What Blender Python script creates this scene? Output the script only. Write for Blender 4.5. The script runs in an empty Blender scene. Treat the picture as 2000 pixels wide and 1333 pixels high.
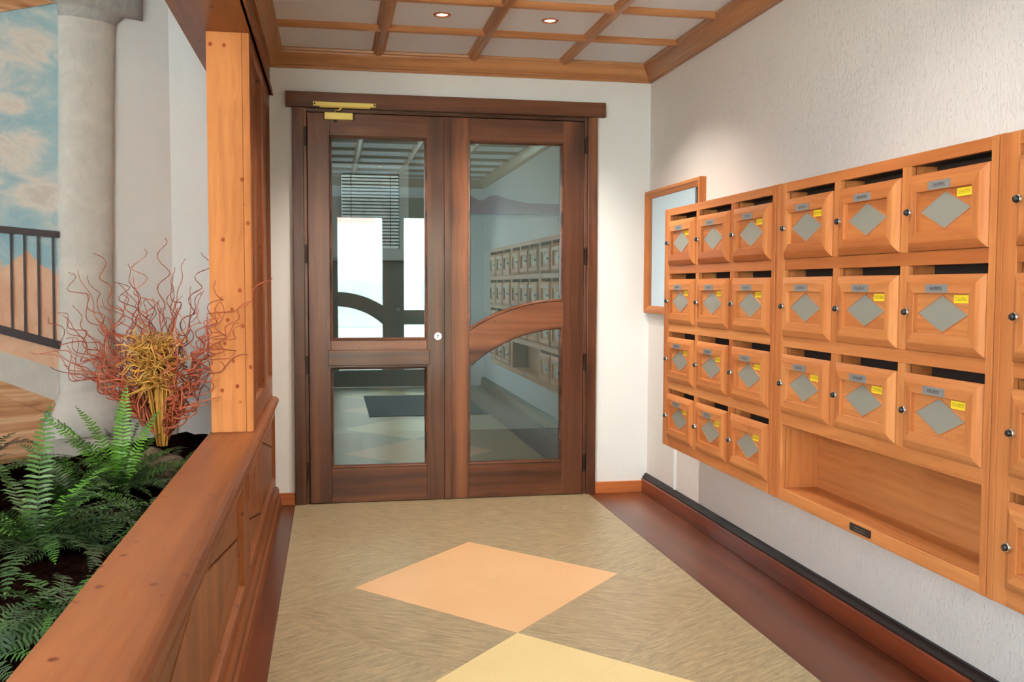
import bpy, bmesh, math, random
from mathutils import Vector, Matrix
random.seed(7)
PI = math.pi
S = bpy.context.scene
COL = S.collection

# ------------------------------------------------------------------ camera
YAW, PITCH, ROLL, FPX, EYE = 0.1856, -0.0568, 0.0028, 1886.35, 1.3
fw = Vector((math.sin(YAW)*math.cos(PITCH), math.cos(YAW)*math.cos(PITCH), math.sin(PITCH)))
rt = Vector((math.cos(YAW), -math.sin(YAW), 0)); up = rt.cross(fw)
c_, s_ = math.cos(ROLL), math.sin(ROLL)
rt, up = c_*rt + s_*up, -s_*rt + c_*up
cam = bpy.data.objects.new('camera', bpy.data.cameras.new('camera')); COL.objects.link(cam)
cam.matrix_world = Matrix(((rt.x, up.x, -fw.x, 0), (rt.y, up.y, -fw.y, 0), (rt.z, up.z, -fw.z, EYE), (0, 0, 0, 1)))
cam.data.sensor_width = 36; cam.data.lens = FPX/2000*36; cam.data.clip_start = 0.02
S.camera = cam

# ------------------------------------------------------------------ world, sun, daylight, exposure
w = bpy.data.worlds.new('sky'); S.world = w; w.use_nodes = True
bg = w.node_tree.nodes['Background']; bg.inputs[0].default_value = (0.74, 0.88, 1.0, 1); bg.inputs[1].default_value = 11.0
def light(name, kind, loc, direction, energy, color=(1, 1, 1), **kw):
    d = bpy.data.lights.new(name, kind); d.energy = energy; d.color = color
    for k, v in kw.items():
        setattr(d, k, v)
    o = bpy.data.objects.new(name, d); COL.objects.link(o); o.location = loc
    o.rotation_euler = Vector(direction).to_track_quat('-Z', 'Y').to_euler()
    return o
light('sun', 'SUN', (0, -6, 10), (-0.35, -0.6, -0.72), 80.0, (1, 0.95, 0.86), angle=0.01)
def portal(name, loc, direction, sx, sy):
    o = light(name, 'AREA', loc, direction, 1.0, shape='RECTANGLE', size=sx, size_y=sy); o.data.cycles.is_portal = True
portal('entrance_portal', (0.68, -0.9, 1.2), (0, 1, 0), 1.75, 2.4)
portal('window_portal', (-2.48, 0.6, 1.8), (1, 0, 0), 1.8, 1.8)
portal('added_planter_portal', (-1.5, -0.9, 1.875), (0, 1, 0), 1.7, 1.95)  # portal of an opening added to bring daylight onto the mural
portal('passage_portal', (0.37, 8.75, 1.95), (0, -1, 0), 0.6, 0.75)
S.view_settings.view_transform = 'Standard'; S.view_settings.look = 'None'
S.view_settings.gamma = 1.0; S.view_settings.use_curve_mapping = False
S.view_settings.exposure = 0.36
S.cycles.max_bounces = 8; S.cycles.diffuse_bounces = 5; S.cycles.glossy_bounces = 4
S.cycles.transparent_max_bounces = 12; S.cycles.sample_clamp_indirect = 6.0
S.cycles.caustics_reflective = False; S.cycles.caustics_refractive = False
S.cycles.use_denoising = True
LAMP_W = 28.0

# ------------------------------------------------------------------ measures (metres)
D = 5.81; W = 1.964; XL = -0.335; YE = -0.8
CT = 2.664         # underside of the white ceiling panels
SOIL = 0.42

# ------------------------------------------------------------------ materials
def new_mat(name):
    m = bpy.data.materials.new(name); m.use_nodes = True
    nt = m.node_tree; b = nt.nodes['Principled BSDF']
    return m, nt, b
def ramp(nt, src, stops):
    r = nt.nodes.new('ShaderNodeValToRGB'); e = r.color_ramp.elements
    while len(e) < len(stops): e.new(0.5)
    for k, (p, c) in enumerate(stops):
        e[k].position = p; e[k].color = (*c, 1)
    nt.links.new(src, r.inputs[0]); return r.outputs[0]
def coords(nt, scale=(1, 1, 1), rot=(0, 0, 0)):
    t = nt.nodes.new('ShaderNodeTexCoord'); mp = nt.nodes.new('ShaderNodeMapping')
    mp.inputs['Scale'].default_value = scale
    if any(rot):
        m0 = nt.nodes.new('ShaderNodeMapping'); m0.inputs['Rotation'].default_value = rot
        nt.links.new(t.outputs['Object'], m0.inputs[0]); nt.links.new(m0.outputs[0], mp.inputs[0])
    else:
        nt.links.new(t.outputs['Object'], mp.inputs[0])
    return mp.outputs[0]
def noise(nt, vec, scale, detail=4, rough=0.55, dist=0.0):
    n = nt.nodes.new('ShaderNodeTexNoise'); n.inputs['Scale'].default_value = scale
    n.inputs['Detail'].default_value = detail; n.inputs['Roughness'].default_value = rough; n.inputs['Distortion'].default_value = dist
    nt.links.new(vec, n.inputs['Vector']); return n.outputs['Fac']
def mixc(nt, fac, a, b, mode='MIX'):
    n = nt.nodes.new('ShaderNodeMix'); n.data_type = 'RGBA'; n.blend_type = mode
    for sock, v in ((n.inputs[0], fac), (n.inputs[6], a), (n.inputs[7], b)):
        if hasattr(v, 'is_linked'): nt.links.new(v, sock)
        elif isinstance(v, (int, float)): sock.default_value = v
        else: sock.default_value = (*v, 1)
    return n.outputs[2]
def bump(nt, b, src, strength, dist=0.01):
    n = nt.nodes.new('ShaderNodeBump'); n.inputs['Strength'].default_value = strength; n.inputs['Distance'].default_value = dist
    nt.links.new(src, n.inputs['Height']); nt.links.new(n.outputs[0], b.inputs['Normal'])
def srgb(r, g, b):
    f = lambda v: (v/255/12.92) if v/255 <= 0.04045 else ((v/255+0.055)/1.055)**2.4
    return (f(r), f(g), f(b))
def flat(name, color, rough=0.5, metal=0.0, coat=0.0):
    m, nt, b = new_mat(name)
    b.inputs['Base Color'].default_value = (*color, 1); b.inputs['Roughness'].default_value = rough
    b.inputs['Metallic'].default_value = metal; b.inputs['Coat Weight'].default_value = coat
    return m
def wood(name, lo, mid, hi, axis, fine=60, rough=0.35, coat=0.2, knots=0.0, knot_col=(0.08, 0.02, 0.008), seed=0.0, along=1.2, blotch=0.25, spec=0.3):
    """grain runs along the given axis (0 x, 1 y, 2 z)"""
    m, nt, b = new_mat(name)
    sc = [1.0, 1.0, 1.0]; sc[axis] = along/fine*1.0
    v = coords(nt, tuple(x for x in sc))
    warp = noise(nt, coords(nt), 2.2, 2)
    vs = nt.nodes.new('ShaderNodeVectorMath'); vs.operation = 'ADD'
    cx = nt.nodes.new('ShaderNodeCombineXYZ'); mm = nt.nodes.new('ShaderNodeMath'); mm.operation = 'MULTIPLY_ADD'
    mm.inputs[1].default_value = 0.06; mm.inputs[2].default_value = seed; nt.links.new(warp, mm.inputs[0])
    for k in range(3):
        if k != axis: nt.links.new(mm.outputs[0], cx.inputs[k])
    nt.links.new(v, vs.inputs[0]); nt.links.new(cx.outputs[0], vs.inputs[1])
    g = noise(nt, vs.outputs[0], fine, 5, 0.6)
    g2 = noise(nt, vs.outputs[0], fine*0.22, 3, 0.5)
    base = ramp(nt, g2, [(0.3, lo), (0.5, mid), (0.72, hi)])
    fineC = ramp(nt, g, [(0.3, (0.62, 0.55, 0.5)), (0.55, (1, 1, 1)), (0.8, (1.0, 1.0, 1.0))])
    col = mixc(nt, 0.55, base, fineC, 'MULTIPLY')
    bl = ramp(nt, noise(nt, coords(nt), 3.1, 3), [(0.35, (0.8, 0.76, 0.72)), (0.62, (1, 1, 1))])
    col = mixc(nt, blotch, col, bl, 'MULTIPLY')
    if knots > 0:
        ks = [14.0, 14.0, 14.0]; ks[axis] = 12.0
        vo = nt.nodes.new('ShaderNodeTexVoronoi'); vo.inputs['Scale'].default_value = 1.0; vo.inputs['Randomness'].default_value = 1.0
        nt.links.new(coords(nt, tuple(ks)), vo.inputs['Vector'])
        kf = ramp(nt, vo.outputs['Distance'], [(knots, (1, 1, 1)), (knots*1.9, (0, 0, 0))])
        col = mixc(nt, kf, col, knot_col)
    nt.links.new(col, b.inputs['Base Color'])
    b.inputs['Roughness'].default_value = rough; b.inputs['Coat Weight'].default_value = coat; b.inputs['Coat Roughness'].default_value = 0.15; b.inputs['Specular IOR Level'].default_value = spec
    bump(nt, b, g, 0.12, 0.002)
    return m
def wood3(name, *a, **k):
    return [wood('%s_%s' % (name, 'xyz'[ax]), *a, axis=ax, **k) for ax in range(3)]

BOX = wood3('larch', srgb(158, 90, 46), srgb(179, 111, 62), srgb(200, 136, 82), fine=45, rough=0.5, coat=0.03, spec=0.22)
PINE = wood3('knotty_pine', srgb(166, 106, 60), srgb(178, 118, 70), srgb(190, 131, 82), fine=34, rough=0.6, coat=0.0, spec=0.12, knots=0.08, knot_col=srgb(120, 52, 22), blotch=0.12)
PANEL = wood3('stained_pine', srgb(108, 58, 28), srgb(128, 72, 38), srgb(148, 88, 48), fine=30, rough=0.42, coat=0.06, spec=0.2, knots=0.09, knot_col=srgb(96, 40, 20))
DOORW = wood3('walnut_stain', srgb(60, 33, 21), srgb(92, 54, 35), srgb(124, 78, 52), fine=55, rough=0.32, coat=0.25, knots=0.035, knot_col=srgb(50, 22, 14))
BEAM = wood3('ceiling_wood', srgb(140, 92, 56), srgb(160, 110, 70), srgb(182, 131, 88), fine=40, rough=0.4, coat=0.2)
FLOORW = wood3('floor_stain', srgb(70, 32, 18), srgb(98, 50, 30), srgb(126, 70, 44), fine=22, rough=0.32, coat=0.3)
SKIRT = wood3('skirting_wood', srgb(90, 36, 20), srgb(120, 56, 32), srgb(144, 72, 44), fine=45, rough=0.35, coat=0.25)
ORANGE = wood3('orange_skirting', srgb(150, 82, 44), srgb(172, 98, 54), srgb(188, 112, 64), fine=45, rough=0.35)

def plaster(name, color, strength, scale, streak=False, dist=0.01):
    m, nt, b = new_mat(name)
    v = coords(nt)
    n1 = noise(nt, v, scale, 6, 0.62, 0.8)
    if streak:
        n2 = noise(nt, coords(nt, (1, 1.0, 0.35)), scale*1.6, 3, 0.5, 2.0)
        r = ramp(nt, n2, [(0.56, (0, 0, 0)), (0.66, (1, 1, 1))])
        mx = nt.nodes.new('ShaderNodeMath'); mx.operation = 'MULTIPLY_ADD'
        nt.links.new(r, mx.inputs[0]); mx.inputs[1].default_value = 0.5; nt.links.new(n1, mx.inputs[2]); h = mx.outputs[0]
    else:
        h = n1
    col = ramp(nt, noise(nt, v, 1.3, 2), [(0.3, tuple(c*0.95 for c in color)), (0.7, color)])
    nt.links.new(col, b.inputs['Base Color']); b.inputs['Roughness'].default_value = 0.85 if not streak else 0.55
    bump(nt, b, h, strength, dist)
    return m
WHITE = plaster('white_plaster', srgb(238, 243, 243), 0.12, 60)
STUCCO = plaster('scratched_plaster', srgb(222, 216, 210), 0.55, 34, True, 0.006)
PANELW = plaster('ceiling_white', srgb(230, 238, 248), 0.05, 80)
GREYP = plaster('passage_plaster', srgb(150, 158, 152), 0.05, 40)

def tilemat(name, base, streak, ang=None, rough=0.38):
    m, nt, b = new_mat(name)
    if ang is None:
        v = coords(nt)
        n = noise(nt, v, 220, 3, 0.6)
        c = ramp(nt, n, [(0.3, tuple(x*0.82 for x in base)), (0.6, base), (0.8, streak)])
        bl = ramp(nt, noise(nt, v, 2.0, 3), [(0.35, (0.9, 0.88, 0.84)), (0.6, (1, 1, 1))])
        c = mixc(nt, 0.6, c, bl, 'MULTIPLY')
    else:
        v = coords(nt, (1, 9, 1), (0, 0, -ang))
        n = noise(nt, v, 9, 7, 0.8, 0.5)
        n2 = noise(nt, coords(nt, (0.6, 11, 1), (0, 0, -ang)), 6, 3, 0.6)
        c = ramp(nt, n, [(0.32, tuple(x*0.55 for x in base)), (0.48, base), (0.74, streak)])
        c2 = ramp(nt, n2, [(0.63, (0, 0, 0)), (0.72, (1, 1, 1))])
        c = mixc(nt, mixc(nt, 0.5, c2, (0, 0, 0)), c, tuple(min(1, x*1.25) for x in streak))
    nt.links.new(c, b.inputs['Base Color']); b.inputs['Roughness'].default_value = rough
    bump(nt, b, n, 0.08, 0.002)
    return m
TA, TB = 0.59, 0.656
FIELD_A = tilemat('field_tile_a', srgb(152, 136, 106), srgb(200, 174, 134), math.atan2(-TB*0.55, TA))
FIELD_B = tilemat('field_tile_b', srgb(154, 140, 110), srgb(202, 178, 138), math.atan2(TB*0.55, TA))
ORANGE_T = tilemat('orange_tile', srgb(226, 182, 134), srgb(236, 196, 150))
YELLOW_T = tilemat('yellow_tile', srgb(228, 206, 148), srgb(240, 222, 172))
GROUT = flat('tile_joint', srgb(120, 105, 78), 0.8)

def glass_mat(name, tint, refl):
    m = bpy.data.materials.new(name); m.use_nodes = True; nt = m.node_tree; nt.nodes.clear()
    out = nt.nodes.new('ShaderNodeOutputMaterial'); mx = nt.nodes.new('ShaderNodeMixShader')
    tr = nt.nodes.new('ShaderNodeBsdfTransparent'); gl = nt.nodes.new('ShaderNodeBsdfGlossy')
    tr.inputs[0].default_value = (*tint, 1); gl.inputs['Roughness'].default_value = 0.0; gl.inputs[0].default_value = (0.72, 0.88, 1.0, 1)
    fr = nt.nodes.new('ShaderNodeFresnel'); fr.inputs[0].default_value = 1.5
    ad = nt.nodes.new('ShaderNodeMath'); ad.operation = 'ADD'; ad.use_clamp = True; ad.inputs[1].default_value = refl
    nt.links.new(fr.outputs[0], ad.inputs[0]); nt.links.new(ad.outputs[0], mx.inputs[0])
    nt.links.new(tr.outputs[0], mx.inputs[1]); nt.links.new(gl.outputs[0], mx.inputs[2]); nt.links.new(mx.outputs[0], out.inputs[0])
    return m
GLASS = glass_mat('door_glass', (0.84, 0.88, 0.84), 0.13)
GLASS2 = glass_mat('clear_glass', (0.9, 0.94, 0.94), 0.02)
PAPERGLASS = glass_mat('board_glass', (0.95, 0.97, 0.96), 0.04)
BRASS = flat('brass', srgb(226, 204, 120), 0.28, 0.85)
IRON = flat('dark_iron', srgb(52, 34, 26), 0.45, 0.6)
CHROME = flat('chrome', srgb(225, 225, 220), 0.18, 1.0)
BLACK = flat('black_plastic', srgb(24, 22, 24), 0.35)
STEEL = flat('grey_plate', srgb(150, 150, 140), 0.5, 0.35)
PLATE = flat('engraved_plate', srgb(132, 130, 128), 0.45, 0.2)
INK = flat('ink', srgb(54, 52, 60), 0.6)
STICK = flat('yellow_sticker', srgb(240, 208, 44), 0.5)
STICKINK = flat('sticker_ink', srgb(170, 136, 20), 0.6)
PAPER = flat('paper', srgb(226, 226, 222), 0.8)
CORK = flat('cork', srgb(176, 140, 104), 0.9)
SHADEIN = flat('shade_inside', srgb(40, 26, 18), 0.8)  # shade inside the letter boxes, put into the colour
DARKTOP = flat('dark_ledge', srgb(24, 12, 12), 0.55)
COPPER = flat('copper_ring', srgb(196, 128, 96), 0.3, 0.8)
SLAT = flat('blind_slat', srgb(44, 32, 28), 0.5)
RAILM = flat('railing_black', srgb(62, 60, 66), 0.4)
MAT_FIBRE = flat('mat_fibre', srgb(46, 56, 62), 0.95)
m, nt, b = new_mat('lit_lamp'); LAMP = m
b.inputs['Emission Color'].default_value = (1, 0.82, 0.6, 1); b.inputs['Emission Strength'].default_value = 14

def stone_mat(name, a, c, scale=7, cracks=True):
    m, nt, b = new_mat(name); v = coords(nt)
    n = noise(nt, v, scale, 6, 0.6, 1.2)
    col = ramp(nt, n, [(0.3, a), (0.55, c), (0.75, tuple(min(1, x*1.12) for x in c))])
    if cracks:
        n2 = noise(nt, coords(nt, (1, 1, 0.3)), 5, 3, 0.5, 1.5)
        k = ramp(nt, n2, [(0.485, (0, 0, 0)), (0.5, (1, 1, 1)), (0.515, (0, 0, 0))])
        col = mixc(nt, mixc(nt, 0.82, k, (0, 0, 0)), col, tuple(x*0.72 for x in a))
    nt.links.new(col, b.inputs['Base Color']); b.inputs['Roughness'].default_value = 0.85
    bump(nt, b, n, 0.15, 0.01); return m
COLM = stone_mat('painted_stone', srgb(196, 196, 191), srgb(206, 204, 198))
COLD = stone_mat('painted_stone_dark', srgb(140, 142, 144), srgb(166, 166, 164))
ROCK = stone_mat('rock', srgb(110, 96, 82), srgb(150, 134, 114), 14, False)
def sky_paint(clouds):
    """painted sky: soft clouds at given places on the wall (u along the wall, v height, half sizes)"""
    m, nt, b = new_mat('painted_sky'); N = nt.nodes; Lk = nt.links
    n = noise(nt, coords(nt, (1.6, 1, 2.6)), 2.6, 6, 0.6, 0.5); tot = None
    for (u, v, a, c) in clouds:
        t = N.new('ShaderNodeTexCoord'); mp = N.new('ShaderNodeMapping'); mp.inputs['Location'].default_value = (-u/a, 0, -v/c); mp.inputs['Scale'].default_value = (1/a, 0, 1/c)
        Lk.new(t.outputs['Object'], mp.inputs[0]); ln = N.new('ShaderNodeVectorMath'); ln.operation = 'LENGTH'; Lk.new(mp.outputs[0], ln.inputs[0])
        mr = N.new('ShaderNodeMapRange'); mr.interpolation_type = 'SMOOTHSTEP'; mr.inputs[1].default_value = 1.6; mr.inputs[2].default_value = 0.2; Lk.new(ln.outputs[1], mr.inputs[0])
        if tot is None: tot = mr.outputs[0]
        else:
            mx = N.new('ShaderNodeMath'); mx.operation = 'MAXIMUM'; Lk.new(tot, mx.inputs[0]); Lk.new(mr.outputs[0], mx.inputs[1]); tot = mx.outputs[0]
    ad = N.new('ShaderNodeMath'); ad.operation = 'MULTIPLY_ADD'; Lk.new(n, ad.inputs[0]); ad.inputs[1].default_value = 2.3
    sb = N.new('ShaderNodeMath'); sb.operation = 'MULTIPLY_ADD'; Lk.new(tot, sb.inputs[0]); sb.inputs[1].default_value = 0.62; sb.inputs[2].default_value = -0.95
    Lk.new(sb.outputs[0], ad.inputs[2])
    col = ramp(nt, ad.outputs[0], [(0.10, srgb(152, 190, 204)), (0.38, srgb(176, 202, 208)), (0.52, srgb(202, 212, 212)), (0.70, srgb(224, 222, 214)), (0.95, srgb(208, 204, 200))])
    Lk.new(col, b.inputs['Base Color']); b.inputs['Roughness'].default_value = 0.9
    return m
MOUNT = stone_mat('painted_mountain', srgb(206, 160, 130), srgb(224, 186, 158), 4, False)
MOUNT2 = stone_mat('painted_mountain_far', srgb(198, 166, 146), srgb(218, 190, 170), 4, False)
LOG = wood3('painted_timber', srgb(104, 66, 42), srgb(176, 130, 94), srgb(224, 188, 152), fine=110, rough=0.8, coat=0, along=1.6)
m, nt, b = new_mat('bark_soil'); SOILM = m
n = noise(nt, coords(nt), 60, 5, 0.7); col = ramp(nt, n, [(0.35, srgb(8, 4, 3)), (0.6, srgb(30, 16, 12)), (0.8, srgb(58, 34, 24))])
nt.links.new(col, b.inputs['Base Color']); b.inputs['Roughness'].default_value = 1.0; b.inputs['Specular IOR Level'].default_value = 0.0; bump(nt, b, n, 0.9, 0.02)
def leafmat(name, a, c):
    m, nt, b = new_mat(name); n = noise(nt, coords(nt), 14, 3)
    nt.links.new(ramp(nt, n, [(0.3, a), (0.7, c)]), b.inputs['Base Color']); b.inputs['Roughness'].default_value = 0.5
    b.inputs['Subsurface Weight'].default_value = 0.0
    return m
LEAF = [leafmat('fern_bright', srgb(50, 104, 20), srgb(92, 144, 36)), leafmat('fern_mid', srgb(28, 64, 14), srgb(58, 98, 26)), leafmat('fern_dark', srgb(24, 44, 18), srgb(52, 76, 34))]
TWIG = [flat('twig_red', srgb(160, 74, 46), 0.6), flat('twig_rust', srgb(126, 54, 36), 0.6), flat('twig_pink', srgb(178, 102, 74), 0.6)]
STRAW = [flat('straw_gold', srgb(206, 160, 72), 0.6), flat('straw_dark', srgb(176, 128, 56), 0.6)]
CONC = plaster('concrete', srgb(214, 208, 196), 0.2, 20)
FACADE = plaster('facade_white', srgb(240, 236, 226), 0.1, 20)
PINKSH = flat('pink_shutter', srgb(214, 130, 120), 0.6)
SHOPGL = flat('shop_window', srgb(170, 180, 178), 0.1)

# ------------------------------------------------------------------ mesh helpers
class MB:
    def __init__(self): self.v = []; self.f = []; self.m = []; self.smooth = []
    def add(self, vs, fs, mi=0, sm=False):
        o = len(self.v); self.v += [tuple(p) for p in vs]
        for f in fs: self.f.append(tuple(o+i for i in f)); self.m.append(mi); self.smooth.append(sm)
    def box(self, x0, x1, y0, y1, z0, z1, mi=0):
        vs = [(x, y, z) for x in (x0, x1) for y in (y0, y1) for z in (z0, z1)]
        self.add(vs, [(0, 1, 3, 2), (4, 6, 7, 5), (0, 4, 5, 1), (2, 3, 7, 6), (0, 2, 6, 4), (1, 5, 7, 3)], mi)
    def prism(self, poly, fn, h0, h1, mi=0, sm=False):
        """poly (u,v); fn(u,v,h) -> point"""
        n = len(poly); vs = [fn(u, v, h0) for u, v in poly] + [fn(u, v, h1) for u, v in poly]
        self.add(vs, [tuple(range(n))[::-1], tuple(range(n, 2*n))], mi)
        self.add(vs, [(i, (i+1) % n, n+(i+1) % n, n+i) for i in range(n)], mi, sm)
    def ring(self, poly, prof, fn, mats=None, closed=True):
        """mitred frame: prof is a list of (inset, height); one island per side"""
        n = len(poly)
        def inset(d):
            out = []
            for i in range(n):
                p0, p1, p2 = Vector(poly[i-1]), Vector(poly[i]), Vector(poly[(i+1) % n])
                a = (p1-p0).normalized(); c = (p2-p1).normalized()
                na, nc = Vector((-a.y, a.x)), Vector((-c.y, c.x))
                bis = na+nc; k = d*2/bis.length_squared*1.0
                out.append(p1+bis*k)
            return out
        rings = [inset(d) for d, h in prof]
        for i in range(n):
            j = (i+1) % n; vs = []
            for r, (d, h) in zip(rings, prof):
                vs += [fn(r[i].x, r[i].y, h), fn(r[j].x, r[j].y, h)]
            a = Vector(poly[j])-Vector(poly[i])
            mi = 0 if not mats else (mats[0] if abs(a.x) > abs(a.y) else mats[1])
            self.add(vs, [(2*k, 2*k+1, 2*k+3, 2*k+2) for k in range(len(prof)-1)], mi)
    def tube(self, pts, rad, n=6, mi=0):
        pts = [Vector(p) for p in pts]; rad = rad if isinstance(rad, (list, tuple)) else [rad]*len(pts)
        vs = []; ref = Vector((0.3, 0.2, 0.93))
        for i, p in enumerate(pts):
            t = (pts[min(i+1, len(pts)-1)]-pts[max(i-1, 0)]).normalized()
            u = t.cross(ref)
            u = u.normalized() if u.length > 1e-3 else t.orthogonal().normalized()
            v = t.cross(u)
            for k in range(n):
                a = 2*PI*k/n; vs.append(p+(u*math.cos(a)+v*math.sin(a))*rad[i])
        fs = [(i*n+k, i*n+(k+1) % n, (i+1)*n+(k+1) % n, (i+1)*n+k) for i in range(len(pts)-1) for k in range(n)]
        self.add(vs, fs, mi, True)
        L = (len(pts)-1)*n; self.add(vs[:n], [tuple(range(n))[::-1]], mi); self.add(vs[L:], [tuple(range(n))], mi)
    def lathe(self, prof, centre, axis='z', n=24, mi=0, sm=True):
        """prof: (radius, height) about an axis"""
        vs = []
        for r, h in prof:
            for k in range(n):
                a = 2*PI*k/n; p, q = r*math.cos(a), r*math.sin(a)
                d = {'z': (p, q, h), 'x': (h, p, q), 'y': (p, h, q)}[axis]
                vs.append(tuple(centre[i]+d[i] for i in range(3)))
        fs = [(i*n+k, i*n+(k+1) % n, (i+1)*n+(k+1) % n, (i+1)*n+k) for i in range(len(prof)-1) for k in range(n)]
        self.add(vs, fs, mi, sm)
    def extr(self, prof, p0, p1, au, av, mi=0, cut0=0.0, cut1=0.0, caps=True, sm=False):
        """moulding: profile (u,v) swept p0->p1; cut shears the ends by u for a mitre"""
        p0, p1, au, av = Vector(p0), Vector(p1), Vector(au), Vector(av); t = (p1-p0).normalized(); n = len(prof)
        vs = [p0+au*u+av*v+t*(u*cut0) for u, v in prof]+[p1+au*u+av*v-t*(u*cut1) for u, v in prof]
        self.add(vs, [(i, (i+1) % n, n+(i+1) % n, n+i) for i in range(n)], mi, sm)
        if caps: self.add(vs, [tuple(range(n))[::-1], tuple(range(n, 2*n))], mi)
    def build(self, name, mats, parent=None, bev=0.0, loc=None, seg=2):
        me = bpy.data.meshes.new(name); me.from_pydata(self.v, [], self.f)
        for mm in (mats if isinstance(mats, (list, tuple)) else [mats]): me.materials.append(mm)
        me.polygons.foreach_set('material_index', self.m); me.polygons.foreach_set('use_smooth', self.smooth)
        bm = bmesh.new(); bm.from_mesh(me); bmesh.ops.recalc_face_normals(bm, faces=bm.faces); bm.to_mesh(me); bm.free(); me.update()
        return link(name, me, parent, bev, loc, seg)
def link(name, me, parent=None, bev=0.0, loc=None, seg=2):
    o = bpy.data.objects.new(name, me); COL.objects.link(o)
    if parent: o.parent = parent
    if loc: o.location = loc
    if bev:
        md = o.modifiers.new('bevel', 'BEVEL'); md.width = bev; md.segments = seg; md.limit_method = 'ANGLE'; md.angle_limit = 0.6
    return o
def thing(o, label, cat, group=None):
    o['label'] = label; o['category'] = cat
    if group: o['group'] = group
    return o
def empty(name, loc=(0, 0, 0), rz=0, parent=None):
    o = bpy.data.objects.new(name, None); COL.objects.link(o); o.location = loc; o.rotation_euler[2] = rz; o.empty_display_size = 0.1
    if parent: o.parent = parent
    return o
def struct(o, label=None):
    o['kind'] = 'structure'
    if label: o['label'] = label
    return o
def sbox(name, x0, x1, y0, y1, z0, z1, mat, parent=None, bev=0, mi=0):
    b = MB(); b.box(x0, x1, y0, y1, z0, z1, mi); return b.build(name, mat, parent, bev)
def bx(name, dims, mats, ax, parent=None, bev=0.002):
    return sbox(name, *dims, mats[ax], parent, bev)

# ------------------------------------------------------------------ shell
PY0, PY1 = 5.95, 8.6
fl = struct(sbox('floor', -2.6, 2.6, YE-0.15, PY1, -0.06, -0.012, GROUT), 'tile and stained wood floor of the entrance hall')
def wall_with_hole(b, axis, a0, a1, z0, z1, t0, t1, hole, mi=0):
    h0, h1, hz0, hz1 = hole
    def bb(p0, p1, q0, q1):
        if p1-p0 < 1e-4 or q1-q0 < 1e-4: return
        if axis == 'y': b.box(p0, p1, t0, t1, q0, q1, mi)
        else: b.box(t0, t1, p0, p1, q0, q1, mi)
    bb(a0, h0, z0, z1); bb(h1, a1, z0, z1); bb(h0, h1, z0, hz0); bb(h0, h1, hz1, z1)
b = MB(); wall_with_hole(b, 'y', -2.6, W+0.12, -0.02, 3.2, D, PY0, (-0.15, 1.56, -0.02, 2.335))
struct(b.build('wall_back', WHITE), 'white plastered end wall around the double door')
b = MB(); b.box(W, W+0.15, YE-0.15, D, -0.02, 3.2); struct(b.build('wall_right', STUCCO), 'scratched white plaster wall behind the letter boxes')
b = MB(); wall_with_hole(b, 'y', -0.30, W+0.12, -0.02, 3.2, YE-0.14, YE, (-0.075, 1.635, -0.02, 2.335)); wall_with_hole(b, 'y', -2.6, -0.30, -0.02, 3.2, YE-0.14, YE, (-2.35, -0.65, 0.9, 2.85)); struct(b.build('wall_front', WHITE))  # opening on the planter side is added to light the mural
b = MB(); wall_with_hole(b, 'x', YE, D, -0.02, 3.2, -2.6, -2.45, (-0.3, 1.5, 0.9, 2.7)); struct(b.build('wall_left', WHITE))
ceil = struct(sbox('ceiling', -2.6, 2.6, YE-0.15, PY1+0.1, 3.05, 3.2, PANELW), 'coffered ceiling with white panels between wooden beams')
# passage beyond the door
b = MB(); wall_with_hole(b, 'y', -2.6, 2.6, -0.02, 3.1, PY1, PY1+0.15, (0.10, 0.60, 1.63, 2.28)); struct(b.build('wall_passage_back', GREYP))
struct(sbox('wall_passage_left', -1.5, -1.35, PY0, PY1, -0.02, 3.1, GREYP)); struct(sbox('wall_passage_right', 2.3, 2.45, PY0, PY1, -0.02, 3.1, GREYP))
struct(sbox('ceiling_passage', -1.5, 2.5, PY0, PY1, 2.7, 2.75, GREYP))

# floor: lattice of lozenge tiles between two stained wood strips
XF0, XF1, XC, YC = -0.215, 1.58, 0.68, 4.148
def clip(poly, x0, x1, y0, y1):
    for ax, lim, sgn in ((0, x0, 1), (0, x1, -1), (1, y0, 1), (1, y1, -1)):
        out = []
        for i in range(len(poly)):
            p, q = poly[i-1], poly[i]; pi, qi = (p[ax]-lim)*sgn >= 0, (q[ax]-lim)*sgn >= 0
            if pi != qi:
                t = (lim-p[ax])/(q[ax]-p[ax]); out.append((p[0]+t*(q[0]-p[0]), p[1]+t*(q[1]-p[1])))
            if qi: out.append(q)
        poly = out
        if len(poly) < 3: return None
    return poly
g = 0.0003
up_ = lambda u, v, h: (u, v, h)
ROWS = int((YC-YE)/(TB/2))+3
for r in range(-ROWS, 8):
    for c in range(-4, 5):
        if (r+c) % 2 == 0: continue
        cx, cy = XC+c*TA/2, YC+r*TB/2
        kk = round((cy-YC)/(2*TB)); inside = abs(cx-XC)/TA+abs(cy-(YC+kk*2*TB))/TB < 0.99
        inside = inside and kk <= 0
        if inside: mat = ORANGE_T if kk % 2 == 0 else YELLOW_T
        else: mat = FIELD_B if (abs(c) >= 3 or (abs(c) == 2 and (r // 2) % 2 == 0)) else FIELD_A
        p = clip([(cx-TA/2+g, cy), (cx, cy-TB/2+g), (cx+TA/2-g, cy), (cx, cy+TB/2-g)], XF0, XF1, YE, PY0-0.02)
        if not p: continue
        ar = abs(sum(p[i-1][0]*p[i][1]-p[i][0]*p[i-1][1] for i in range(len(p))))/2
        if ar < 2e-5: continue
        t = MB(); t.prism(p, up_, -0.012, 0.0); o = t.build('tile', mat, fl)
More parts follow.
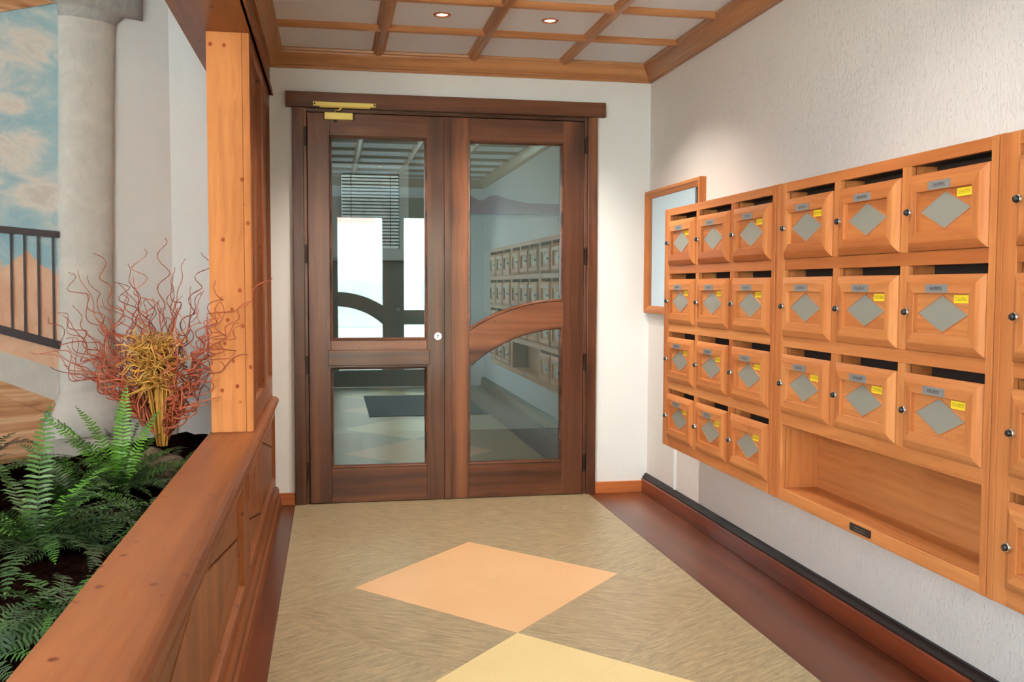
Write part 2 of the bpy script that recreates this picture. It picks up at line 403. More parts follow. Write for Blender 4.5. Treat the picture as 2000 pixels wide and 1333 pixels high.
for x0, x1 in ((XL, XF0-0.001), (XF1+0.001, 1.96)):
    ys = [YE, 0.9, 3.0, D] if x0 < 0 else [YE, 1.4, D]
    for a, c in zip(ys[:-1], ys[1:]):
        bx('wood_strip', (x0, x1, a+0.0005, c-0.0005, -0.012, 0.0), FLOORW, 1, fl, 0.001)
sbox('passage_tile', -1.35, 2.3, PY0-0.02, PY1, -0.012, -0.001, flat('passage_stone', srgb(70, 66, 60), 0.5), fl)
# skirtings
b = MB(); b.box(XL+0.01, -0.212, D-0.016, D, 0, 0.074); b.box(1.618, W-0.02, D-0.016, D, 0, 0.074)
struct(b.build('baseboard_back', ORANGE[0], bev=0.003), 'orange stained skirting board beside the door')
b = MB(); b.box(1.925, 1.958, YE, D-0.001, 0, 0.088)
o = struct(b.build('baseboard_right', SKIRT[1], bev=0.004), 'dark stained skirting board under the letter boxes')
b = MB(); b.extr([(0, 0), (0, 0.03), (-0.012, 0.03), (-0.03, 0.006), (-0.03, 0)], (W, YE, 0.0885), (W, D, 0.0885), (1, 0, 0), (0, 0, 1)); b.build('top_strip', DARKTOP, o)  # near-black colour stands in for shade on top of the skirting
struct(bx('trim_1', (W-0.012, W, 5.275, 5.30, 0.12, 1.2), [WHITE]*3, 0), 'thin white vertical cable trunking on the right wall')

# ceiling coffers
CELL = 0.5565; X0c = -0.272; NB = [X0c+CELL*k for k in range(5)]
YB = [D-0.055-CELL*k for k in range(0, 13)]
for i in range(4):
    for j in range(len(YB)):
        y1 = YB[j]; y0 = YB[j]-CELL
        if y1 < YE: continue
        sbox('ceiling_panel', NB[i]+0.004, NB[i+1]-0.004, max(y0, YE)+0.004, y1-0.004, CT, CT+0.03, PANELW, ceil)
sbox('ceiling_backing', XL-0.3, W, YE, D, CT+0.03, CT+0.06, PANELW, ceil)
bp = [(-0.038, 0.012), (-0.038, 0.0), (-0.030, -0.006), (-0.028, -0.016), (-0.018, -0.022), (-0.013, -0.030), (0.013, -0.030), (0.018, -0.022), (0.028, -0.016), (0.030, -0.006), (0.038, 0.0), (0.038, 0.012)]
bp2 = [(-0.034, 0.012), (-0.034, -0.002), (-0.026, -0.014), (-0.016, -0.024), (-0.008, -0.028), (0.008, -0.028), (0.016, -0.024), (0.026, -0.014), (0.034, -0.002), (0.034, 0.012)]
for k in (1, 2, 3):
    b = MB(); b.extr(bp, (NB[k], YE, CT), (NB[k], D-0.02, CT), (1, 0, 0), (0, 0, 1)); b.build('beam', BEAM[1], ceil)
for y in YB[1:]:
    if y > YE+0.05:
        b = MB(); b.extr(bp2, (X0c, y, CT), (NB[4], y, CT), (0, 1, 0), (0, 0, 1)); b.build('beam', BEAM[0], ceil)
# cornice mouldings: u outwards from the wall, v down from the ceiling
cp = [(0, 0), (0.072, 0), (0.076, -0.006), (0.074, -0.016), (0.066, -0.022), (0.064, -0.030), (0.056, -0.044), (0.040, -0.066), (0.026, -0.082), (0.024, -0.088), (0.016, -0.094), (0.016, -0.107), (0, -0.107)]
b = MB(); b.extr(cp, (XL, D, CT), (W, D, CT), (0, -1, 0), (0, 0, 1), cut1=1, cut0=1); struct(b.build('trim_2', BEAM[0]), 'orange wooden cornice above the door')
b = MB(); b.extr(cp, (W, YE, CT), (W, D, CT), (-1, 0, 0), (0, 0, 1), cut1=1); struct(b.build('trim_3', BEAM[1]), 'wooden cornice along the right wall')
b = MB(); b.extr(cp, (XL, YE, CT), (XL, D, CT), (1, 0, 0), (0, 0, 1), cut1=1); struct(b.build('trim_4', BEAM[1]), 'wooden cornice along the left beam')
b = MB(); b.extr(cp, (XL, YE, CT), (W, YE, CT), (0, 1, 0), (0, 0, 1)); struct(b.build('trim_5', BEAM[0]))

# downlights
def downlight(x, y, label, watt=LAMP_W):
    t = empty('downlight', (x, y, CT)); thing(t, label, 'ceiling light', 'recessed downlights in the coffers')
    r = MB(); r.lathe([(0.030, 0.006), (0.030, -0.003), (0.034, -0.006), (0.042, -0.005), (0.045, 0.0)], (0, 0, 0), n=28); r.build('ring', COPPER, t)
    l = MB(); l.lathe([(0.0005, -0.002), (0.016, -0.003), (0.030, 0.001)], (0, 0, 0), n=20); l.build('lamp', LAMP, t)
    s = light('downlight_spot', 'SPOT', (0, 0, -0.012), (0, 0, -1), watt, (1, 0.90, 0.78), spot_size=math.radians(125), spot_blend=0.6, shadow_soft_size=0.03)
    s.parent = t
downlight(0.5625, 4.925, 'left one of the two lit copper-rimmed downlights near the door', 95)
downlight(1.119, 4.925, 'right one of the two lit copper-rimmed downlights near the door', 95)
for nm, yy in (('middle', 2.699), ('entrance', 0.473)):
    for sd, xx in (('left', 0.5625), ('right', 1.119)):
        downlight(xx, yy, 'lit downlight, %s of the pair over the %s part of the hall' % (sd, nm))

# ------------------------------------------------------------------ double doors
def arc(xa, xb, top, R, cx=1.42, n=14):
    return [(xa+(xb-xa)*k/n, top-R+math.sqrt(max(R*R-(xa+(xb-xa)*k/n-cx)**2, 0))) for k in range(n+1)]
def double_door(root, fy, detail=True):
    """fy(v): maps a depth in front of the door plane (positive towards the viewer) to y"""
    P3 = lambda u, v, h: (u, fy(h), v)
    def bb(name, x0, x1, z0, z1, h0, h1, ax, par, bev=0.002):
        ya, yb = sorted((fy(h0), fy(h1))); return bx(name, (x0, x1, ya, yb, z0, z1), DOORW, ax, par, bev)
    fr = empty('door_frame', parent=root)
    bb('jamb', -0.212, -0.150, 0, 2.333, -0.10, 0.024, 2, fr); bb('jamb', 1.560, 1.618, 0, 2.333, -0.10, 0.024, 2, fr)
    bb('inner_jamb', -0.150, -0.131, 0, 2.333, -0.10, 0.006, 2, fr); bb('inner_jamb', 1.541, 1.560, 0, 2.333, -0.10, 0.006, 2, fr)
    bb('header', -0.247, 1.665, 2.333, 2.421, -0.0, 0.038, 0, fr, 0.003); bb('head_rail', -0.131, 1.541, 2.312, 2.333, -0.10, 0.006, 0, fr)
    bb('stop', -0.150, -0.105, 0, 2.333, -0.10, -0.047, 2, fr); bb('stop', 1.515, 1.560, 0, 2.333, -0.10, -0.047, 2, fr); bb('stop', -0.105, 1.515, 2.285, 2.333, -0.10, -0.047, 0, fr); bb('threshold', -0.15, 1.56, 0.0005, 0.012, -0.10, -0.047, 0, fr)  # stops and threshold added behind the leaves to block light leaks
    # left leaf
    L = empty('door_leaf', parent=root)
    bb('stile', -0.126, 0.0, 0.004, 2.306, -0.045, 0.012, 2, L); bb('stile', 0.568, 0.6738, 0.004, 2.306, -0.045, 0.012, 2, L)
    bb('rail', 0.0, 0.568, 2.176, 2.306, -0.045, 0.0115, 0, L); bb('rail', 0.0, 0.568, 0.004, 0.214, -0.045, 0.0115, 0, L)
    bb('rail', 0.0, 0.568, 0.812, 0.978, -0.045, 0.0115, 0, L)
    bb('weather_bar', -0.016, 0.583, 0.826, 0.918, 0.0115, 0.028, 0, L, 0.003)
    # right leaf
    R = empty('door_leaf', parent=root)
    bb('stile', 0.6742, 0.822, 0.004, 2.306, -0.045, 0.012, 2, R); bb('stile', 1.404, 1.537, 0.004, 2.306, -0.045, 0.012, 2, R)
    bb('cover_strip', 0.674, 0.714, 0.004, 2.306, 0.012, 0.022, 2, R)
    bb('rail', 0.822, 1.404, 2.172, 2.306, -0.045, 0.0115, 0, R); bb('rail', 0.822, 1.404, 0.004, 0.212, -0.045, 0.0115, 0, R)
    ua, la = arc(0.822, 1.404, 1.211, 1.079), arc(0.822, 1.404, 1.047, 0.878)
    b = MB(); b.prism(la+ua[::-1], P3, -0.045, 0.0115); b.build('curved_rail', DOORW[0], R, 0.002)
    panes = [(L, [(0, 0.978), (0.568, 0.978), (0.568, 2.176), (0, 2.176)]), (L, [(0, 0.214), (0.568, 0.214), (0.568, 0.812), (0, 0.812)]),
             (R, arc(0.822, 1.404, 1.211, 1.079)+[(1.404, 2.172), (0.822, 2.172)]), (R, [(0.822, 0.212), (1.404, 0.212)]+arc(0.822, 1.404, 1.047, 0.878)[::-1])]
    for par, poly in panes:
        b = MB(); b.prism(poly, P3, -0.020, -0.014); b.build('pane', GLASS, par)
        b = MB(); b.ring(poly, [(-0.001, 0.0), (-0.001, 0.015), (0.003, 0.0165), (0.007, 0.012), (0.009, 0.004), (0.011, -0.002), (0.0125, -0.014)], P3); b.ring(poly, [(-0.0045, 0.0115), (-0.0045, 0.0124), (-0.001, 0.0124), (-0.001, 0.0115)], P3, mats=(1, 1)); b.build('beading', [DOORW[0], DARKTOP], par)
        b = MB(); b.ring(poly, [(-0.001, -0.046), (0.012, -0.040), (0.0125, -0.020)], P3); b.build('inner_beading', DOORW[0], par)
    # lock rosette
    b = MB(); ya = 0.012
    pr = [(0.0005, 0.016), (0.022, 0.016), (0.0235, 0.0145), (0.0235, 0.012)]
    n = 28; vs = []
    for r, h in pr:
        for k in range(n): vs.append(P3(0.634+r*math.cos(2*PI*k/n), 0.997+r*math.sin(2*PI*k/n), h))
    b.add(vs, [(i*n+k, i*n+(k+1) % n, (i+1)*n+(k+1) % n, (i+1)*n+k) for i in range(3) for k in range(n)], 0)
    ke = [(0.634+0.0055*math.cos(a), 1.003+0.0055*math.sin(a)) for a in [PI*(-0.35)+k*PI*1.7/10 for k in range(11)]]+[(0.6305, 0.984), (0.6375, 0.984)]
    b.prism(ke, P3, 0.016, 0.0165, 1); b.build('lock_rosette', [CHROME, BLACK], L)
    # hinges on both sides
    for par, hx in ((L, -0.137), (R, 1.548)):
        for hz in (2.165, 1.485, 0.83, 0.20):
            b = MB(); 
            for (z0, z1) in ((hz-0.055, hz-0.003), (hz+0.003, hz+0.055)):
                vs = []; m8 = 10
                for zz in (z0, z1):
                    for k in range(m8): vs.append((hx+0.006*math.cos(2*PI*k/m8), fy(0.018+0.006*math.sin(2*PI*k/m8)), zz))
                b.add(vs, [tuple(range(m8)), tuple(range(m8, 2*m8))]+[(k, (k+1) % m8, m8+(k+1) % m8, m8+k) for k in range(m8)])
            ya, yb = sorted((fy(0.006), fy(0.014)))
            b.box(hx-0.007, hx+0.007, ya, yb, hz-0.045, hz+0.045); b.build('hinge', IRON, par)
    if detail:
        b = MB(); b.box(-0.092, 0.268, fy(0.062), fy(0.038), 2.337, 2.362); b.box(-0.055, 0.235, fy(0.058), fy(0.040), 2.330, 2.337); r = b.build('closer_rail', BRASS, root, 0.003)
        b = MB()
        for sx in (-0.083, 0.259): b.lathe([(0.0005, -0.003), (0.005, -0.003), (0.005, 0.001)], (sx, fy(0.062), 2.350), 'y', 12)
        b.build('screw', BLACK, r)
        sbox('closer_body', -0.030, 0.136, fy(0.060), fy(0.0125), 2.262, 2.304, BRASS, root, 0.004)
        b = MB(); b.tube([(0.035, fy(0.035), 2.300), (0.035, fy(0.045), 2.318), (0.055, fy(0.047), 2.318), (0.075, fy(0.048), 2.334)], 0.006, 8); b.build('closer_arm', BRASS, root)
        b = MB(); b.lathe([(0.0005, -0.012), (0.007, -0.012), (0.007, 0.004)], (0.035, fy(0.035), 2.262), 'z', 12); b.build('closer_pin', BLACK, root)
door1 = struct(empty('door_1'), 'dark stained double door with glazed leaves and a curved rail')
double_door(door1, lambda h: D-h)
door2 = struct(empty('door_2'), 'matching glazed double entrance door behind the viewer')
double_door(door2, lambda h: D-h, False)
door2.rotation_euler[2] = PI; door2.location = (1.485, D+YE, 0)

# ------------------------------------------------------------------ letter box cabinets
XM = 1.753
def map_cab(u, v, h): return (XM-h, u, v)        # u = y, v = z, h towards the hall
ROWZ = [(1.408, 1.640), (1.106, 1.338), (0.804, 1.036), (0.502, 0.737)]
def glyphs(b, u0, u1, z0, z1, h, n, mi=0, seed=0, mapf=None):
    """small blurred lettering strokes, read from right to left in +u"""
    rr = random.Random(seed); cw = (u1-u0)/n
    for k in range(n):
        a = u1-k*cw-cw*0.12; c = a-cw*0.68; t = cw*0.2; kind = rr.randrange(5)
        st = [(c, a, z0, z0+(z1-z0)*0.18)] if kind in (0, 3) else []
        st += [(a-t, a, z0, z1)]
        if kind in (1, 2, 4): st += [(c, c+t, z0, z1)]
        if kind in (0, 1, 2): st += [(c, a, z1-(z1-z0)*0.18, z1)]
        if kind in (2, 3, 4): st += [(c, a, (z0+z1)/2-(z1-z0)*0.08, (z0+z1)/2+(z1-z0)*0.08)]
        for (p, q, r, s) in st:
            vs = [(p, r), (q, r), (q, s), (p, s)]
            b.add([(mapf or map_cab)(x, z, h) for x, z in vs], [(0, 1, 2, 3)], mi)
DPROF = [(0.0, -0.004), (0.0, 0.003), (0.002, 0.005), (0.013, 0.0120), (0.024, 0.0168), (0.027, 0.0173), (0.054, 0.0170), (0.0560, 0.0155), (0.0565, 0.002)]
def mailbox_door(cab, y0, y1, z0, z1, plate, stick, seed):
    ww, hh = y1-y0, z1-z0
    b = MB(); poly = [(y0, z0), (y1, z0), (y1, z1), (y0, z1)]
    b.ring(poly, DPROF, map_cab, mats=(1, 2))
    b.box(XM-0.001, XM+0.008, y0+0.001, y1-0.001, z0+0.001, z1-0.001, 1)
    d = b.build('door', [BOX[0], BOX[1], BOX[2]], cab)
    iy0, iy1, iz0, iz1 = y0+0.0565, y1-0.0565, z0+0.0565, z1-0.0565
    # recessed panel and lozenge plate
    b = MB(); b.prism([(iy0-0.001, iz0-0.001), (iy1+0.001, iz0-0.001), (iy1+0.001, iz1+0.001), (iy0-0.001, iz1+0.001)], map_cab, 0.001, 0.0035)
    b.build('panel', BOX[1], d)
    cy, cz = (iy0+iy1)/2+0.004, (iz0+iz1)/2; ry, rz = (iy1-iy0)*0.455, (iz1-iz0)*0.455
    loz = [(cy-ry, cz), (cy, cz-rz), (cy+ry, cz), (cy, cz+rz)]
    b = MB(); b.ring(loz, [(-0.0035, 0.0035), (-0.002, 0.0052), (0.0, 0.0052), (0.0004, 0.0040)], map_cab); b.prism(loz, map_cab, 0.0034, 0.0043, 1)
    o = b.build('lozenge_plate', [BOX[2], STEEL], d); o['label'] = 'grey lozenge-shaped plate'
    # name plate on the top rail
    px = cy+0.012; pw, ph = 0.052, 0.0125; zc = z1-0.0415
    slope = lambda u, v, h: (XM-(h+0.0172), u, v)
    if plate:
        b = MB(); rr = 0.003
        pl = [(px-pw, zc-ph+rr), (px-pw+rr, zc-ph), (px+pw-rr, zc-ph), (px+pw, zc-ph+rr), (px+pw, zc+ph-rr), (px+pw-rr, zc+ph), (px-pw+rr, zc+ph), (px-pw, zc+ph-rr)]
        b.prism(pl, slope, -0.004, 0.0012); glyphs(b, px-0.030, px+0.030, zc-0.005, zc+0.005, 0.0015, 6+seed % 4, 1, seed, slope)
        b.build('name_plate', [PLATE, INK], d)
    else:
        b = MB(); b.prism([(px-pw, zc-ph), (px+pw, zc-ph), (px+pw, zc+ph), (px-pw, zc+ph)], slope, -0.004, 0.0016); b.build('name_plate', BOX[1], d, 0.001)
    if stick:
        sy0, sy1, sz0, sz1 = iy0+0.012, iy0+0.076, iz1-0.026, iz1-0.003
        b = MB(); b.prism([(sy0, sz0), (sy1, sz0), (sy1, sz1), (sy0, sz1)], map_cab, 0.0036, 0.0064)
        glyphs(b, sy0+0.005, sy1-0.006, sz0+0.006, sz1-0.006, 0.0066, 9, 1, seed+50); b.build('sticker', [STICK, STICKINK], d)
    # cam lock on the far rail
    lx, lz = y1-0.028, (z0+z1)/2+0.002
    b = MB(); b.lathe([(0.0125, -0.018), (0.0125, -0.026), (0.0115, -0.0275), (0.0095, -0.0275)], (XM, lx, lz), 'x', 20, 0)
    b.lathe([(0.0095, -0.027), (0.0092, -0.033), (0.007, -0.036), (0.0005, -0.037)], (XM, lx, lz), 'x', 20, 1)
    b.box(XM-0.0375, XM-0.0368, lx-0.001, lx+0.001, lz-0.004, lz+0.004, 0)
    b.build('lock', [CHROME, BLACK if seed != 38 else CHROME], d)
def cabinet(y_hi, shelf, label, plates, sticks, sd):
    y_lo = y_hi-1.307
    t = empty('mailbox_cabinet', (0, 0, 0)); thing(t, label, 'mailbox unit', 'wooden letter box cabinets')
    cols = [(y_hi-0.08-0.37-0.414*k, y_hi-0.08-0.414*k) for k in range(3)]     # doors, far to near
    xb = W-0.043
    # carcass
    bx('side_panel', (XM, xb, y_hi-0.026, y_hi-0.002, 0.453, 1.708), BOX, 2, t, 0.003); bx('side_panel', (XM, xb, y_lo+0.002, y_lo+0.026, 0.453, 1.708), BOX, 2, t, 0.003)
    bx('top_panel', (XM+0.001, xb, y_lo+0.026, y_hi-0.026, 1.690, 1.707), BOX, 1, t); bx('bottom_panel', (XM+0.001, xb, y_lo+0.026, y_hi-0.026, 0.454, 0.474), BOX, 1, t)
    sbox('back_panel', xb-0.012, xb-0.0005, y_lo+0.026, y_hi-0.026, 0.474, 1.69, BOX[1], t)
    # face frame: stiles, rails and posts
    bx('stile', (XM, XM+0.02, y_hi-0.080, y_hi-0.026, 0.454, 1.707), BOX, 2, t, 0.003); bx('stile', (XM, XM+0.02, y_lo+0.026, cols[2][0], 0.454, 1.707), BOX, 2, t, 0.003)
    yl, yh = cols[2][0], y_hi-0.080
    top_rail_z = [(1.670, 1.7065), (1.366, 1.408), (1.064, 1.106), (0.762 if not shelf else 0.757, 0.804)]
    for z0, z1 in top_rail_z: bx('rail', (XM+0.0005, XM+0.0195, yl, yh, z0, z1), BOX, 1, t, 0.0015)
    bx('rail', (XM+0.0005, XM+0.0195, yl, yh, 0.4545, 0.502), BOX, 1, t, 0.004)
    rows = ROWZ[:3] if shelf else ROWZ
    tops = [1.670, 1.366, 1.064, 0.762]
    for ri, (z0, z1) in enumerate(rows):
        for ci in range(2):
            bx('post', (XM+0.001, XM+0.019, cols[ci+1][1], cols[ci][0], z0-0.0005, tops[ri]+0.0005), BOX, 2, t, 0.0015)
        for ci in range(3):
            a, c = cols[ci]
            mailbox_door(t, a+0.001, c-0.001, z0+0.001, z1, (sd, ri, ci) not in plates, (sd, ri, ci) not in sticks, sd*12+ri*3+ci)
            # compartment walls; floor, top and inner back coloured dark as shade
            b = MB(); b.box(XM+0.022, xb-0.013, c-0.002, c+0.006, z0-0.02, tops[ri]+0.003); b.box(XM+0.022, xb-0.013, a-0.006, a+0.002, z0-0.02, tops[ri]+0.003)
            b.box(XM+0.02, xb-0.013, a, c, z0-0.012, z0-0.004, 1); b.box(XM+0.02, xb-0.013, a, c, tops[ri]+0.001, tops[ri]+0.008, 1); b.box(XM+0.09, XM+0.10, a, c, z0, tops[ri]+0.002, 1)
            b.build('compartment', [BOX[1], SHADEIN], t)
    if shelf:
        sbox('shelf_side', XM+0.02, xb-0.013, yh-0.004, yh+0.012, 0.49, 0.757, BOX[2], t); sbox('shelf_side', XM+0.02, xb-0.013, yl-0.012, yl+0.004, 0.49, 0.757, BOX[2], t)
        bx('shelf_board', (XM+0.0195, xb-0.013, yl, yh, 0.484, 0.501), BOX, 1, t)
        b = MB(); pl = [(2.884, 0.470), (2.888, 0.466), (3.010, 0.466), (3.014, 0.470), (3.014, 0.488), (3.010, 0.492), (2.888, 0.492), (2.884, 0.488)]
        b.prism(pl, map_cab, 0.0, 0.003); glyphs(b, 2.915, 2.985, 0.481, 0.485, 0.0033, 9, 1, 5); glyphs(b, 2.915, 2.985, 0.472, 0.476, 0.0033, 11, 1, 9)
        o = b.build('maker_plate', [BLACK, PLATE], t); o['label'] = 'small black plate on the shelf edge'
    return t
cabinet(4.934, False, 'wooden letter box cabinet with four rows of boxes, farthest one, next to the door wall', {(0, 3, 2)}, {(0, 0, 1)}, 0)
cabinet(3.621, True, 'wooden letter box cabinet with three rows of boxes above an open shelf', set(), {(1, 1, 0), (1, 0, 1)}, 1)
cabinet(2.314, False, 'wooden letter box cabinet cut off by the right edge of the photo', set(), set(), 2)

# notice board
t = empty('notice_board', (0, 0, 0)); thing(t, 'wooden framed glazed notice board with papers on the wall left of the letter boxes', 'notice board')
mp = lambda u, v, h: (W-h, u, v)
b = MB(); b.ring([(4.885, 1.135), (5.795, 1.135), (5.795, 1.885), (4.885, 1.885)], [(0, 0.0), (0, 0.036), (0.004, 0.040), (0.018, 0.040), (0.024, 0.034), (0.045, 0.024), (0.048, 0.008)], mp, mats=(1, 2)); b.build('frame', [BOX[0], BOX[1], BOX[2]], t)
b = MB(); b.prism([(4.93, 1.18), (5.75, 1.18), (5.75, 1.84), (4.93, 1.84)], mp, 0.001, 0.006); b.build('backing', CORK, t)
for k, (a, c, z0, z1) in enumerate(((5.46, 5.735, 1.55, 1.82), (5.12, 5.44, 1.53, 1.82), (5.44, 5.735, 1.20, 1.37), (5.10, 5.42, 1.20, 1.47))):
    b = MB(); b.prism([(a, z0), (c, z0), (c, z1), (a, z1)], mp, 0.0062, 0.0072)
    for r in range(int((z1-z0)/0.022)-1):
        zz = z1-0.024-r*0.022; q = a+0.03+random.random()*0.06
        b.add([mp(q, zz, 0.0076), mp(c-0.02, zz, 0.0076), mp(c-0.02, zz+0.005, 0.0076), mp(q, zz+0.005, 0.0076)], [(0, 1, 2, 3)], 1)
    b.build('paper', [PAPER, flat('print_%d' % k, srgb(168, 170, 172), 0.8)], t)
b = MB(); b.prism([(4.93, 1.18), (5.75, 1.18), (5.75, 1.84), (4.93, 1.84)], mp, 0.014, 0.017); b.build('pane', PAPERGLASS, t)

# ------------------------------------------------------------------ low panelled wall with ledge, pillar and beam
lw = struct(empty('wall_low_panelled'), 'low wooden panelled wall between planter and hall')
sbox('core', -0.52, -0.352, YE, D, -0.01, 0.60, PANEL[1], lw)
noseprof = [(-0.195, 0.605), (-0.195, 0.648), (-0.193, 0.650), (0.0, 0.650), (0.010, 0.6485), (0.022, 0.643), (0.030, 0.634), (0.032, 0.624), (0.029, 0.614), (0.020, 0.607), (0.012, 0.604), (0.010, 0.596), (0.004, 0.588), (0.000, 0.586), (-0.004, 0.586), (-0.004, 0.605)]
b = MB(); b.extr(noseprof, (XL, YE, 0), (XL, D, 0), (1, 0, 0), (0, 0, 1)); o = b.build('ledge', PANEL[1], lw); o['label'] = 'wide wooden ledge with rounded worn edge'
XP = -0.352; XFm = -0.328
def lmap(u, v, h): return (XP+h, u, v)
bx('top_rail', (XP, XFm, YE, D, 0.555, 0.600), PANEL, 1, lw, 0.002); bx('bottom_rail', (XP, XFm, YE, D, 0.0, 0.162), PANEL, 1, lw, 0.002)
stiles = [(-0.75, -0.62), (1.28, 1.50), (3.70, 3.92), (5.765, 5.808)]
for a, c in stiles: bx('stile', (XP, XFm+0.0006, a, c, 0.160, 0.557), PANEL, 2, lw, 0.002)
for (a0, a1), (b0, b1) in zip(stiles[:-1], stiles[1:]):
    y0, y1, z0, z1 = a1, b0, 0.162, 0.555; yc, zc = (y0+y1)/2, (z0+z1)/2; gp = 0.004
    b = MB(); b.ring([(y0, z0), (y1, z0), (y1, z1), (y0, z1)], [(-0.001, 0.0235), (0.004, 0.027), (0.010, 0.026), (0.014, 0.018), (0.020, 0.010), (0.022, 0.002)], lmap, mats=(1, 2)); b.build('moulding', [PANEL[0], PANEL[1], PANEL[2]], lw)
    i = 0.020; y0 += i; y1 -= i; z0 += i; z1 -= i
    L = math.hypot(y1-yc, z1-zc); ey, ez = gp*L/(z1-zc), gp*L/(y1-yc)*1.0
    dia = [(y0+ey, zc), (yc, z0+ez*1.0+0.002), (y1-ey, zc), (yc, z1-ez-0.002)]
    b = MB(); b.prism(dia, lmap, 0.0, 0.010); b.build('lozenge_panel', PANEL[2], lw, 0.0025)
    for cy_, cz_, sy, sz in ((y0, z0, 1, 1), (y1, z0, -1, 1), (y0, z1, 1, -1), (y1, z1, -1, -1)):
        tri = [(cy_, cz_), (yc-sy*ey, cz_), (cy_, zc-sz*ez-0.001*sz)]
        if sy*sz < 0: tri = tri[::-1]
        b = MB(); b.prism(tri, lmap, 0.0, 0.0085); b.build('corner_panel', PANEL[1], lw, 0.002)
b = MB(); b.extr([(0, 0), (0, 0.112), (0.008, 0.112), (0.016, 0.104), (0.020, 0.092), (0.020, 0.060), (0.030, 0.052), (0.034, 0.0)], (XFm, YE, 0), (XFm, D, 0), (1, 0, 0), (0, 0, 1))
struct(b.build('baseboard_left', PANEL[1]), 'stepped wooden skirting along the low wall')

# pillar
PY = 4.40
pl_ = struct(empty('wall_pillar'), 'knotty pine pillar clad in boards standing on the ledge')
bx('front_board', (-0.5205, -0.3715, PY, PY+0.02, 0.6505, 2.395), PINE, 2, pl_, 0.0015); bx('edge_board', (-0.3705, -0.340, PY, PY+0.045, 0.6505, 2.395), PINE, 2, pl_, 0.002)
sbox('core', -0.5200, -0.362, PY+0.02, D, 0.6505, 2.395, PINE[2], pl_)
xr, xpn = -0.340, -0.362
bx('stile', (xpn, xr-0.001, PY+0.045, PY+0.085, 0.6505, 2.395), PANEL, 2, pl_, 0.002)
for a, c in ((5.06, 5.16), (5.745, 5.806)): bx('stile', (xpn, xr, a, c, 0.6505, 2.395), PANEL, 2, pl_, 0.002)
for a, c in ((PY+0.085, 5.06), (5.16, 5.745)):
    bx('rail', (xpn, xr-0.0005, a, c, 0.6505, 0.765), PANEL, 1, pl_, 0.002); bx('rail', (xpn, xr-0.0005, a, c, 2.33, 2.395), PANEL, 1, pl_, 0.002)
    pm = lambda u, v, h: (xpn+h, u, v)
    b = MB(); b.ring([(a, 0.765), (c, 0.765), (c, 2.33), (a, 2.33)], [(-0.001, 0.021), (0.006, 0.026), (0.012, 0.024), (0.016, 0.012), (0.022, 0.004)], pm, mats=(1, 2)); b.build('moulding', [PANEL[0], PANEL[1], PANEL[2]], pl_)
    b = MB(); b.prism([(a+0.02, 0.785), (c-0.02, 0.785), (c-0.02, 2.31), (a+0.02, 2.31)], pm, 0.0, 0.007); b.build('panel', PANEL[2], pl_, 0.003)
# beam above
bmroot = struct(empty('trim_6'), 'boxed wooden beam above the pillar')
bx('soffit', (-0.62, -0.322, YE, D, 2.3955, 2.415), PANEL, 1, bmroot, 0.002); bx('side_board', (-0.345, XL, YE, D, 2.415, CT+0.02), PANEL, 1, bmroot, 0.002); bx('side_board', (-0.62, -0.60, YE, D, 2.415, 3.04), PANEL, 1, bmroot, 0.002)
b = MB(); b.extr([(0, 0), (0, 0.05), (0.008, 0.05), (0.014, 0.035), (0.014, 0.012), (0.020, 0.0)], (XL, YE, 2.3955), (XL, D, 2.3955), (1, 0, 0), (0, 0, 1)); b.build('moulding', PANEL[1], bmroot)

# ------------------------------------------------------------------ planter: soil, painted wall, column
def ray(px, py):
    d = rt*((px-1000)/FPX)+up*(-(py-666.5)/FPX)+fw; return d
def at_y(px, py, y):
    d = ray(px, py); return Vector((0, 0, EYE))+d*(y/d.y)
def at_z(px, py, z):
    d = ray(px, py); return Vector((0, 0, EYE))+d*((z-EYE)/d.z)
M0 = at_y(338, 600, D); M0 = Vector((M0.x, D, 0))
MD = Vector((-0.783, -0.622, 0)).normalized(); MN = Vector((MD.y, -MD.x, 0)); MN = MN if MN.y < 0 else -MN
def mm_(px, py):
    """measured position (s along the painted wall, height)"""
    d = ray(px, py); o = Vector((0, 0, EYE)); t = (M0-o).dot(MN)/d.dot(MN); p = o+d*t
    return ((p-M0).dot(MD), p.z)
mw = struct(empty('wall_mural', M0, math.atan2(MD.y, MD.x)), 'angled wall behind the planter carrying the painted landscape')
# local frame: x along the wall to the left, y = MN side
sgn = 1 if Matrix.Rotation(math.atan2(MD.y, MD.x), 3, 'Z') @ Vector((0, 1, 0)) @ MN > 0 else -1
def wm(u, v, h): return (u, sgn*h, v)
b = MB(); b.prism([(-0.0, -0.02), (2.2, -0.02), (2.2, 3.1), (-0.0, 3.1)], wm, -0.15, 0.0); b.build('wall_face', WHITE, mw)
sC, _ = mm_(113, 400)
mu = empty('mural', M0, math.atan2(MD.y, MD.x)); thing(mu, 'painted mural of cloudy sky, red peaks, black railing and stone parapet left of the column', 'mural')
def mpoly(name, pts, h0, h1, mat, raw=False):
    b = MB(); b.prism([p if raw else mm_(*p) for p in pts], wm, h0, h1); return b.build(name, mat, mu)
CL = []
for (px_, py_, a, c) in ((70, 95, 0.17, 0.09), (10, 200, 0.12, 0.05), (30, 290, 0.16, 0.10), (70, 385, 0.18, 0.08), (-70, 120, 0.25, 0.12), (-90, 330, 0.3, 0.1)):
    uu, vv = mm_(px_, py_); CL.append((uu, vv, a, c))
SKYP = sky_paint(CL)
mpoly('painted_sky', [(sC-0.02, 0.3), (2.1, 0.3), (2.1, 3.04), (sC-0.02, 3.04)], 0.0005, 0.002, SKYP, True)
